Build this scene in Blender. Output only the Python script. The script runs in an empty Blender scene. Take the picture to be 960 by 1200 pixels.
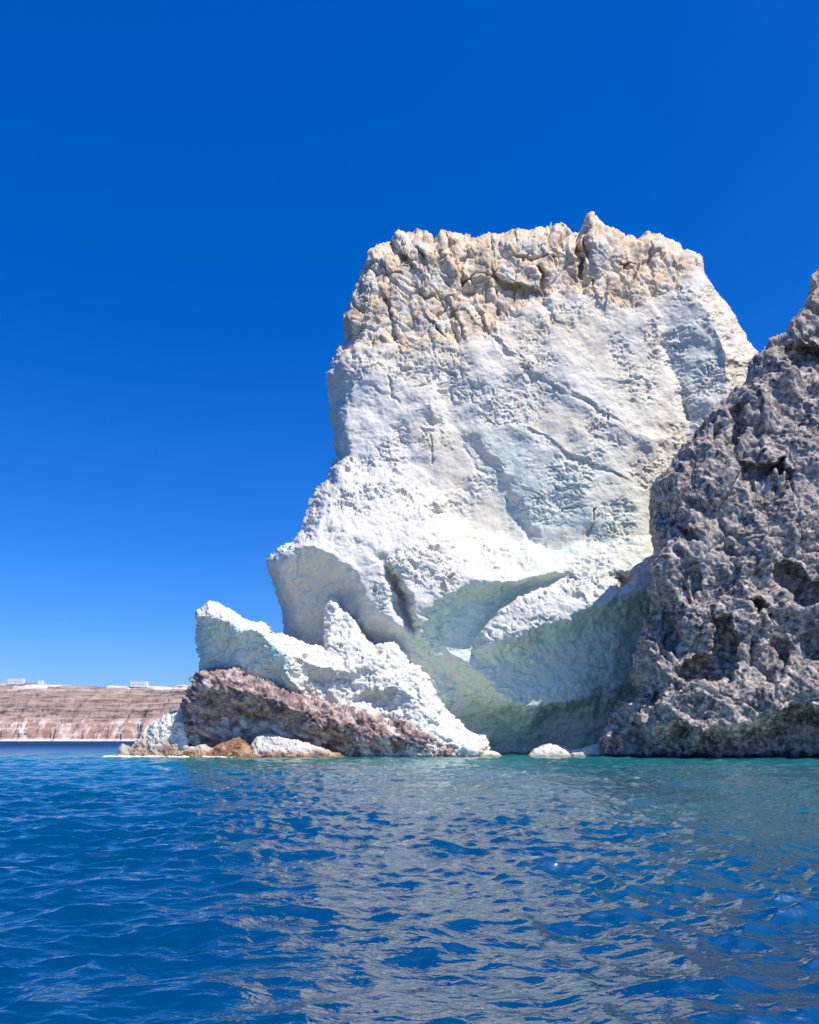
import bpy, math, random
import numpy as np
from mathutils import Vector
from mathutils.geometry import delaunay_2d_cdt

random.seed(4)
scene = bpy.context.scene
COL = scene.collection

# ------------------------------------------------------------------ camera frame used for surveying
F, CU, HV, CH = 933.0, 480.0, 867.0, 2.5      # focal length in survey units, axis, horizon, eye height (m)

def at(u, v, Y):
    return ((u - CU) / F * Y, Y, CH + (HV - v) / F * Y)

# ------------------------------------------------------------------ noise (numpy)
_r = np.random.RandomState(11)
PERM = np.concatenate([_r.permutation(512)] * 3).astype(np.int32)
GR = _r.normal(size=(512, 3)); GR /= np.linalg.norm(GR, axis=1)[:, None]; GR = GR.astype(np.float32)
RV = _r.rand(512, 4).astype(np.float32)

def _h(ix, iy, iz):
    return PERM[(PERM[(PERM[ix & 511] + iy) & 511] + iz) & 511]

def perlin(p):
    p = np.asarray(p, np.float32)
    i = np.floor(p).astype(np.int32); f = p - i
    w = f * f * f * (f * (f * 6 - 15) + 10)
    out = np.zeros(len(p), np.float32)
    for dx in (0, 1):
        wx = w[:, 0] if dx else 1 - w[:, 0]
        for dy in (0, 1):
            wy = w[:, 1] if dy else 1 - w[:, 1]
            for dz in (0, 1):
                wz = w[:, 2] if dz else 1 - w[:, 2]
                g = GR[_h(i[:, 0] + dx, i[:, 1] + dy, i[:, 2] + dz)]
                d = g[:, 0] * (f[:, 0] - dx) + g[:, 1] * (f[:, 1] - dy) + g[:, 2] * (f[:, 2] - dz)
                out += wx * wy * wz * d
    return out * 1.6

def fbm(p, octs=4, gain=.5, lac=2.03):
    a, s, o = 1.0, 0.0, 0.0
    out = np.zeros(len(p), np.float32)
    for k in range(octs):
        out += a * perlin(p * lac ** k + 17.3 * k); a *= gain
    return out

def ridged(p, octs=4, gain=.5, lac=2.1):
    a = 1.0; out = np.zeros(len(p), np.float32)
    for k in range(octs):
        out += a * (1 - 2 * np.abs(perlin(p * lac ** k + 9.1 * k))); a *= gain
    return out

def billow(p, octs=4, gain=.5, lac=2.1):
    a = 1.0; out = np.zeros(len(p), np.float32)
    for k in range(octs):
        out += a * (2 * np.abs(perlin(p * lac ** k + 5.7 * k)) - .4); a *= gain
    return out

def worley(p):
    """F1, F2, a random value of the nearest cell and the height of a randomly tilted facet through its centre"""
    p = np.asarray(p, np.float32)
    i = np.floor(p).astype(np.int32)
    n = len(p)
    f1 = np.full(n, 9.0, np.float32); f2 = f1.copy(); idv = np.zeros(n, np.float32); fac = idv.copy()
    for dx in (-1, 0, 1):
        for dy in (-1, 0, 1):
            for dz in (-1, 0, 1):
                c = i + np.array((dx, dy, dz), np.int32)
                h = _h(c[:, 0], c[:, 1], c[:, 2])
                r = RV[h]
                rel = p - c - r[:, :3]
                d = np.sqrt((rel ** 2).sum(1))
                m = d < f1
                fac = np.where(m, ((RV[(h * 7 + 3) & 511][:, :3] - .5) * rel).sum(1), fac)
                f2 = np.where(m, f1, np.minimum(f2, d))
                idv = np.where(m, r[:, 3], idv)
                f1 = np.where(m, d, f1)
    return f1, f2, idv, fac

def jointed(p, lam, dirs, warp=.35):
    """flat broken faces meeting in sharp edges: folded planes along a few joint directions"""
    w = p + np.stack([fbm(p / (lam * 2.2) + k, 2) for k in (2, 8, 15)], 1) * lam * warp
    out = np.zeros(len(p))
    for i, d in enumerate(dirs):
        d = np.array(d, float); d /= np.linalg.norm(d)
        x = (w @ d) / (lam * (.75 + .22 * i)) + .37 * i
        out += 2 * np.abs(2 * (x - np.floor(x)) - 1) - 1
    return out / len(dirs)

def sstep(a, b, x):
    t = np.clip((x - a) / (b - a), 0, 1)
    return t * t * (3 - 2 * t)

# ------------------------------------------------------------------ plane geometry
def inside(poly, U, V):
    res = np.zeros(U.shape, bool)
    n = len(poly)
    for k in range(n):
        x0, y0 = poly[k][:2]; x1, y1 = poly[(k + 1) % n][:2]
        if y0 == y1: continue
        c = ((y0 > V) != (y1 > V)) & (U < (x1 - x0) * (V - y0) / (y1 - y0) + x0)
        res ^= c
    return res

def segdist(pl, U, V, closed=True):
    d = np.full(U.shape, 1e9)
    n = len(pl)
    for k in range(n if closed else n - 1):
        x0, y0 = pl[k][:2]; x1, y1 = pl[(k + 1) % n][:2]
        dx, dy = x1 - x0, y1 - y0
        L = dx * dx + dy * dy + 1e-9
        t = np.clip(((U - x0) * dx + (V - y0) * dy) / L, 0, 1)
        d = np.minimum(d, (U - x0 - t * dx) ** 2 + (V - y0 - t * dy) ** 2)
    return np.sqrt(d)

def soft(poly, U, V, w):
    """1 inside a polygon, 0 outside, blended over w either side of the edge"""
    d = segdist(poly, U, V)
    return sstep(-w, w, np.where(inside(poly, U, V), d, -d))

def blur(a, s):
    if s <= 0: return a
    r = int(math.ceil(s * 2.5)); k = np.exp(-.5 * (np.arange(-r, r + 1) / s) ** 2); k /= k.sum()
    for ax in (0, 1):
        pad = [(0, 0), (0, 0)]; pad[ax] = (r, r)
        b = np.pad(a, pad, mode='edge'); o = np.zeros_like(a)
        for j, kk in enumerate(k):
            o += kk * (b[j:j + a.shape[0], :] if ax == 0 else b[:, j:j + a.shape[1]])
        a = o
    return a

def survey_depth(lines, us, vs, dens=10.0):
    """distance of the rock face from the boat over a grid, from surveyed break lines (u, v, distance)"""
    pts = []
    for ln in lines:
        if len(ln) == 1: pts.append(ln[0])
        for a, b in zip(ln[:-1], ln[1:]):
            n = max(1, int(math.hypot(b[0] - a[0], b[1] - a[1]) / dens))
            for j in range(n + 1):
                t = j / n
                pts.append(tuple(a[q] + (b[q] - a[q]) * t for q in range(3)))
    seen = {}
    for p in pts: seen.setdefault((round(p[0]), round(p[1])), p)
    pts = list(seen.values())
    arr = np.array(pts)
    vv, ee, ff, ov, oe, of = delaunay_2d_cdt([Vector((p[0], p[1])) for p in pts], [], [], 0, 1e-4)
    Y = [arr[o[0], 2] for o in ov]
    D = np.full((len(vs), len(us)), np.nan)
    for f in ff:
        for q in range(1, len(f) - 1):
            i, j, k = f[0], f[q], f[q + 1]
            (x0, y0), (x1, y1), (x2, y2) = vv[i], vv[j], vv[k]
            a0, a1 = np.searchsorted(us, min(x0, x1, x2) - 1e-6), np.searchsorted(us, max(x0, x1, x2) + 1e-6)
            b0, b1 = np.searchsorted(vs, min(y0, y1, y2) - 1e-6), np.searchsorted(vs, max(y0, y1, y2) + 1e-6)
            if a1 <= a0 or b1 <= b0: continue
            den = (y1 - y2) * (x0 - x2) + (x2 - x1) * (y0 - y2)
            if abs(den) < 1e-9: continue
            Ug, Vg = np.meshgrid(us[a0:a1], vs[b0:b1])
            l0 = ((y1 - y2) * (Ug - x2) + (x2 - x1) * (Vg - y2)) / den
            l1 = ((y2 - y0) * (Ug - x2) + (x0 - x2) * (Vg - y2)) / den
            l2 = 1 - l0 - l1
            m = (l0 > -1e-5) & (l1 > -1e-5) & (l2 > -1e-5)
            S = D[b0:b1, a0:a1]; S[m] = (l0 * Y[i] + l1 * Y[j] + l2 * Y[k])[m]
    bad = np.isnan(D)
    if bad.any():                     # outside the survey: nearest point
        bv, bu = np.nonzero(bad)
        out = np.empty(len(bv))
        for s in range(0, len(bv), 20000):
            d = (us[bu[s:s + 20000]][:, None] - arr[:, 0]) ** 2 + (vs[bv[s:s + 20000]][:, None] - arr[:, 1]) ** 2
            out[s:s + 20000] = arr[d.argmin(1), 2]
        D[bad] = out
    return D

def bilin(A, x, y):
    x = np.clip(x, 0, A.shape[1] - 1.001); y = np.clip(y, 0, A.shape[0] - 1.001)
    i = x.astype(int); j = y.astype(int); fx = x - i; fy = y - j
    return (A[j, i] * (1 - fx) + A[j, i + 1] * fx) * (1 - fy) + (A[j + 1, i] * (1 - fx) + A[j + 1, i + 1] * fx) * fy

# ------------------------------------------------------------------ mesh output
def link(name, me, mat, parent=None):
    o = bpy.data.objects.new(name, me); COL.objects.link(o)
    if mat: me.materials.append(mat)
    if parent: o.parent = parent
    return o

def tag(o, label=None, cat=None, group=None, kind=None):
    if label: o['label'] = label
    if cat: o['category'] = cat
    if group: o['group'] = group
    if kind: o['kind'] = kind
    return o

def mesh_np(name, verts, quads, tris=None, attrs=None, smooth=True):
    me = bpy.data.meshes.new(name)
    nq = len(quads); nt = 0 if tris is None else len(tris)
    me.vertices.add(len(verts)); me.vertices.foreach_set('co', np.asarray(verts, np.float32).ravel())
    me.loops.add(nq * 4 + nt * 3)
    li = np.asarray(quads, np.int32).ravel()
    if nt: li = np.concatenate([li, np.asarray(tris, np.int32).ravel()])
    me.loops.foreach_set('vertex_index', li.astype(np.int32))
    me.polygons.add(nq + nt)
    st = np.arange(nq) * 4
    if nt: st = np.concatenate([st, nq * 4 + np.arange(nt) * 3])
    me.polygons.foreach_set('loop_start', st.astype(np.int32))
    me.polygons.foreach_set('use_smooth', np.full(nq + nt, smooth))
    for k, a in (attrs or {}).items():
        at_ = me.attributes.new(k, 'FLOAT', 'POINT'); at_.data.foreach_set('value', np.asarray(a, np.float32))
    me.update(calc_edges=True); me.validate()
    return me

def grid_normals(P):
    du = np.gradient(P, axis=1); dv = np.gradient(P, axis=0)
    n = np.cross(dv, du)
    n /= np.linalg.norm(n, axis=2)[..., None] + 1e-9
    flip = n[..., 1] > 0
    n[flip] *= -1
    return n

class Rock:
    """one rock mass: outline + surveyed break lines -> dense displaced front, closed by a body behind it"""
    def __init__(s, outline, lines, step=1.0, warp=(5, 30), blur_px=2.0, edge=(5, 25), seed=0):
        o = np.array([p[:2] for p in outline])
        u0, v0 = o.min(0) - 8; u1, v1 = o.max(0) + 8
        s.us = np.arange(u0, u1, step); s.vs = np.arange(v0, v1, step)
        s.U, s.V = np.meshgrid(s.us, s.vs)
        D = blur(survey_depth(lines, s.us, s.vs), blur_px / step)
        q = np.stack([s.U.ravel() / warp[1], s.V.ravel() / warp[1], np.full(s.U.size, seed * 7.7)], 1)
        wu = fbm(q, 4, .6).reshape(s.U.shape) * warp[0]; wv = fbm(q + 31.7, 4, .6).reshape(s.U.shape) * warp[0]
        s.WU, s.WV = s.U + wu, s.V + wv
        D = bilin(D, (s.WU - u0) / step, (s.WV - v0) / step)
        su, sv = s.U + .45 * wu, s.V + .45 * wv
        s.mask = inside(outline, su, sv)
        d = segdist(outline, su, sv)
        D = D + edge[0] * (1 - np.clip(d / edge[1], 0, 1)) ** 2
        s.P = np.stack([(s.U - CU) / F * D, D, CH + (HV - s.V) / F * D], 2)
        s.cell = s.mask[:-1, :-1] & s.mask[1:, :-1] & s.mask[:-1, 1:] & s.mask[1:, 1:]
        s.attrs = {}
        s.outline = outline
    def cracks(s, lines):
        """open joints: (width, depth, side, [(u, v) ...]); side > 0 leaves the rock on the upper left of the joint standing proud"""
        for wd, dp, side, pl in lines:
            m = (s.U > min(p[0] for p in pl) - 30) & (s.U < max(p[0] for p in pl) + 30) & (s.V > min(p[1] for p in pl) - 30) & (s.V < max(p[1] for p in pl) + 30)
            u, v = s.WU[m], s.WV[m]
            d = segdist(pl, u, v, False)
            vary = .25 + .95 * sstep(-.35, .45, perlin(np.stack([u / 17, v / 17, 0 * u + wd * 9], 1)))
            dd = dp * vary * np.exp(-(d / wd) ** 2)
            if side:
                x0, y0 = pl[0]; x1, y1 = pl[-1]; L = math.hypot(x1 - x0, y1 - y0)
                sd = ((u - x0) * (y1 - y0) - (v - y0) * (x1 - x0)) / L * (1 if side > 0 else -1)
                dd = dd - abs(side) * sstep(-1, 3, sd) * np.exp(-(d / 14) ** 2) 
            P = s.P[m] - (0, 0, CH)
            s.P[m] = P * (1 + dd / P[:, 1])[:, None] + (0, 0, CH)
    def hollow(s, poly, deep, soft_px=5):
        """a cave worn back into the face"""
        us = [p[0] for p in poly]; vs = [p[1] for p in poly]
        m = (s.U > min(us) - 20) & (s.U < max(us) + 20) & (s.V > min(vs) - 20) & (s.V < max(vs) + 20)
        u, v = s.WU[m], s.WV[m]
        d = segdist(poly, u, v); d = np.where(inside(poly, u, v), d, -1)
        P = s.P[m] - (0, 0, CH)
        s.P[m] = P * (1 + deep * sstep(-.5, soft_px, d) / P[:, 1])[:, None] + (0, 0, CH)
    def displace(s, fn, rad=0, soften=0):
        n = grid_normals(s.P if rad == 0 else np.stack([blur(s.P[..., k], rad) for k in range(3)], 2))
        m = s.mask.copy()                       # only the rock itself and a rim round it
        for _ in range(3):
            m[1:] |= m[:-1]; m[:-1] |= m[1:]; m[:, 1:] |= m[:, :-1]; m[:, :-1] |= m[:, 1:]
        Rock.sel = m.ravel()
        d = np.zeros(s.U.shape); d[m] = fn(s.P[m])
        if soften: d = blur(d, soften)
        s.P[m] = s.P[m] + n[m] * d[m][:, None]
    def build(s, parts, parent, depth=30.0, shrink=.65, drift=0.0):
        """parts: list of (name, material, boolean cell mask or None for the remainder); the last part also gets the body behind"""
        left = s.cell.copy(); H, W = s.U.shape
        vid = np.arange(H * W).reshape(H, W)
        objs = []
        for k, (name, mat, m) in enumerate(parts):
            c = left if m is None else (left & m)
            left = left & ~c
            cy, cx = np.nonzero(c)
            q = np.stack([vid[cy, cx], vid[cy + 1, cx], vid[cy + 1, cx + 1], vid[cy, cx + 1]], 1)
            V = s.P.reshape(-1, 3)
            tris = None
            extra = None
            if k == len(parts) - 1:
                # boundary edges of the whole front
                e = []
                C = np.pad(s.cell, 1)
                top = C[1:-1, 1:-1] & ~C[:-2, 1:-1]; bot = C[1:-1, 1:-1] & ~C[2:, 1:-1]
                lf = C[1:-1, 1:-1] & ~C[1:-1, :-2]; rt = C[1:-1, 1:-1] & ~C[1:-1, 2:]
                y, x = np.nonzero(top); e.append(np.stack([vid[y, x], vid[y, x + 1]], 1))
                y, x = np.nonzero(bot); e.append(np.stack([vid[y + 1, x + 1], vid[y + 1, x]], 1))
                y, x = np.nonzero(lf); e.append(np.stack([vid[y + 1, x], vid[y, x]], 1))
                y, x = np.nonzero(rt); e.append(np.stack([vid[y, x + 1], vid[y + 1, x + 1]], 1))
                e = np.concatenate(e)
                bi, inv = np.unique(e, return_inverse=True); inv = inv.reshape(e.shape)
                B = V[bi]; cen = B.mean(0)
                rings = []
                for t in (.08, .25, .5, .8, 1.0):
                    sc = 1 - (1 - shrink) * t ** 2.5
                    R = B.copy()
                    R[:, 0] = cen[0] + (B[:, 0] - cen[0]) * sc
                    R[:, 2] = B[:, 2] * (1 - (1 - sc) * .8)
                    R[:, 1] = B[:, 1] + depth * t
                    R[:, 0] += drift * depth * t
                    R += (np.stack([fbm(R / 7 + q_, 3) for q_ in (0, 40, 80)], 1)) * (1.2 * min(1, t * 3)) * (0, .6, -.5) 
                    R[:, 2] = np.minimum(R[:, 2], B[:, 2] + .02)
                    rings.append(R)
                nb = len(bi); base = H * W
                ids = [bi] + [base + r * nb + np.arange(nb) for r in range(len(rings))]
                qs = [q]
                for r in range(len(rings)):
                    a, b = ids[r], ids[r + 1]
                    qs.append(np.stack([a[inv[:, 0]], a[inv[:, 1]], b[inv[:, 1]], b[inv[:, 0]]], 1))
                q = np.concatenate(qs)
                V = np.concatenate([V] + rings + [[cen + (0, depth, 0)]])
                tris = np.stack([ids[-1][inv[:, 0]], ids[-1][inv[:, 1]], np.full(len(e), len(V) - 1)], 1)
                extra = (bi, len(rings))
            at_ = {}
            for an, a in s.attrs.items():
                a = a.ravel()
                if extra is not None: a = np.concatenate([a] + [a[extra[0]]] * extra[1] + [[0.0]])
                at_[an] = a
            used = np.unique(np.concatenate([q.ravel(), tris.ravel()]) if tris is not None else q.ravel())
            rm = np.zeros(len(V), np.int64); rm[used] = np.arange(len(used))
            base_p = np.array(parent.location) if parent else 0
            me = mesh_np(name, V[used] - base_p, rm[q], None if tris is None else rm[tris], {a: b[used] for a, b in at_.items()})
            objs.append(link(name, me, mat, parent))
        return objs

def root(name, loc, label, cat, group=None):
    o = bpy.data.objects.new(name, None); COL.objects.link(o); o.location = loc
    o.empty_display_size = 2
    return tag(o, label, cat, group)

def cells(w, th=.5):
    """vertex weights -> cell mask"""
    return (w[:-1, :-1] + w[1:, :-1] + w[:-1, 1:] + w[1:, 1:]) / 4 > th

# ------------------------------------------------------------------ materials
class NT:
    def __init__(s, name):
        s.mat = bpy.data.materials.new(name); s.mat.use_nodes = True
        s.t = s.mat.node_tree; s.t.nodes.clear()
        s.out = s.n('ShaderNodeOutputMaterial'); s.b = s.n('ShaderNodeBsdfPrincipled')
        s.l(s.b.outputs[0], s.out.inputs[0])
        s.geo = s.n('ShaderNodeNewGeometry')
        s.pos = s.geo.outputs['Position']
    def n(s, k, **kw):
        o = s.t.nodes.new(k)
        for a, b in kw.items(): setattr(o, a, b)
        return o
    def l(s, a, b): s.t.links.new(a, b)
    def setv(s, sock, v):
        if hasattr(v, 'is_output'): s.l(v, sock)
        else: sock.default_value = v
    def mapping(s, scale, rot=(0, 0, 0)):
        m = s.n('ShaderNodeMapping'); s.l(s.pos, m.inputs[0])
        m.inputs['Scale'].default_value = scale; m.inputs['Rotation'].default_value = rot
        return m.outputs[0]
    def noise(s, scale, detail=6, rough=.6, vec=None, dist=0.0):
        n = s.n('ShaderNodeTexNoise'); s.l(vec or s.pos, n.inputs['Vector'])
        n.inputs['Scale'].default_value = scale; n.inputs['Detail'].default_value = detail
        n.inputs['Roughness'].default_value = rough; n.inputs['Distortion'].default_value = dist
        return n.outputs['Fac']
    def voro(s, scale, feature='F1', vec=None, out='Distance'):
        n = s.n('ShaderNodeTexVoronoi', feature=feature); s.l(vec or s.pos, n.inputs['Vector'])
        n.inputs['Scale'].default_value = scale
        return n.outputs[out]
    def ramp(s, fac, stops):
        r = s.n('ShaderNodeValToRGB'); s.l(fac, r.inputs[0])
        e = r.color_ramp.elements
        while len(e) < len(stops): e.new(.5)
        for x, (p, c) in zip(e, stops):
            x.position = p; x.color = (c, c, c, 1) if isinstance(c, (int, float)) else (*c, 1)
        return r.outputs[0]
    def mix(s, fac, a, b, mode='MIX'):
        m = s.n('ShaderNodeMix', data_type='RGBA', blend_type=mode)
        s.setv(m.inputs[0], fac)
        for k, v in ((6, a), (7, b)):
            s.setv(m.inputs[k], (*v, 1) if isinstance(v, tuple) and len(v) == 3 else v)
        return m.outputs[2]
    def math(s, op, a, b=0.0, clamp=False):
        m = s.n('ShaderNodeMath', operation=op, use_clamp=clamp)
        s.setv(m.inputs[0], a); s.setv(m.inputs[1], b)
        return m.outputs[0]
    def attr(s, name):
        a = s.n('ShaderNodeAttribute'); a.attribute_name = name
        return a.outputs['Fac']
    def bump(s, h, strength, dist, prev=None):
        b = s.n('ShaderNodeBump'); s.l(h, b.inputs['Height'])
        b.inputs['Strength'].default_value = strength; b.inputs['Distance'].default_value = dist
        if prev is not None: s.l(prev, b.inputs['Normal'])
        return b.outputs[0]
    def finish(s, col, rough=.9, normal=None, spec=.25):
        s.setv(s.b.inputs['Base Color'], (*col, 1) if isinstance(col, tuple) else col)
        s.setv(s.b.inputs['Roughness'], rough)
        s.b.inputs['Specular IOR Level'].default_value = spec
        if normal is not None: s.l(normal, s.b.inputs['Normal'])
        return s.mat

def mat_tuff(name):
    """white volcanic tuff; attributes tan and pink are its own staining, green also paints bounce light and shade"""
    m = NT(name)
    n1 = m.noise(.12, 8, .62); n2 = m.noise(.9, 8, .65); n3 = m.noise(5.0, 5, .7)
    c = m.mix(m.ramp(n1, [(.3, 0.0), (.7, 1.0)]), (.59, .565, .495), (.71, .68, .61))
    c = m.mix(m.math('MULTIPLY', m.ramp(n2, [(.42, 0.0), (.62, 1.0)]), .35), c, (.53, .505, .455))
    # warm vertical seepage
    st = m.noise(1.0, 5, .6, m.mapping((.55, .55, .05)))
    c = m.mix(m.math('MULTIPLY', m.ramp(st, [(.5, 0.0), (.7, 1.0)]), .30), c, (.70, .62, .50))
    sp = m.math('MULTIPLY', m.ramp(m.noise(2.6, 6, .75), [(.56, 0.0), (.62, 1.0)]), m.ramp(n1, [(.40, 0.2), (.55, 1.0)]))
    c = m.mix(m.math('MULTIPLY', sp, .6), c, (.30, .275, .25))
    c = m.mix(m.attr('cream'), c, m.mix(m.ramp(m.noise(.22, 6), [(.35, 0.0), (.62, 1.0)]), (.60, .525, .41), (.70, .645, .55)))
    tan = m.ramp(m.noise(.35, 8, .65, m.mapping((1, 1, .6))), [(.30, (.28, .215, .18)), (.40, (.47, .37, .28)), (.51, (.68, .51, .33)), (.60, (.70, .61, .46)), (.72, (.50, .47, .46))])
    c = m.mix(m.attr('tan'), c, tan)
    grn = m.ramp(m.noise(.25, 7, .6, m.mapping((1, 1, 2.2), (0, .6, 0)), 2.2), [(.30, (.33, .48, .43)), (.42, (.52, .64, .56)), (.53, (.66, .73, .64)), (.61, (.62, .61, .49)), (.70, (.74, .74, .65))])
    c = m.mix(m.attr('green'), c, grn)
    pk = m.ramp(m.noise(.7, 8, .7), [(.32, (.06, .04, .04)), (.45, (.19, .125, .115)), (.56, (.38, .275, .255)), (.68, (.60, .50, .46))])
    c = m.mix(m.attr('pink'), c, pk)
    och = m.ramp(m.noise(.8, 6, .65), [(.35, (.07, .035, .025)), (.5, (.24, .115, .05)), (.66, (.47, .33, .19))])
    c = m.mix(m.attr('ochre'), c, och)
    sz = m.n('ShaderNodeSeparateXYZ'); m.l(m.pos, sz.inputs[0])
    tide = m.ramp(m.math('ADD', sz.outputs[2], m.math('MULTIPLY', m.noise(.9, 4), .9)), [(.55, 1.0), (.85, 0.0)])
    c = m.mix(m.math('MULTIPLY', tide, .75), c, (.16, .125, .06))
    bm = m.bump(m.noise(1.6, 10, .68, None, .4), .25, .3)
    bm = m.bump(m.noise(7.0, 6, .7), .25, .08, bm)
    return m.finish(c, .92, bm, .15)

def mat_lava(name):
    m = NT(name)
    n1 = m.noise(.16, 9, .65); n2 = m.noise(1.1, 8, .72)
    c = m.ramp(n2, [(.36, (.035, .032, .033)), (.45, (.14, .12, .113)), (.53, (.33, .28, .25)), (.62, (.62, .54, .465))])
    c = m.mix(m.math('MULTIPLY', m.ramp(n1, [(.45, 0.0), (.7, 1.0)]), .45), c, (.50, .43, .37))
    c = m.mix(m.math('MULTIPLY', m.ramp(m.noise(.22, 7, .6, None, 1.0), [(.56, 0.0), (.70, 1.0)]), .5), c, (.40, .385, .36))
    c = m.mix(m.attr('tan'), c, (.47, .36, .25))
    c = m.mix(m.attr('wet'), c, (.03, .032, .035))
    bm = m.bump(m.noise(2.2, 12, .72), .55, .35)
    return m.finish(c, .9, bm, .2)

TUFF = mat_tuff('white_tuff'); LAVA = mat_lava('dark_lava')

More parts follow.
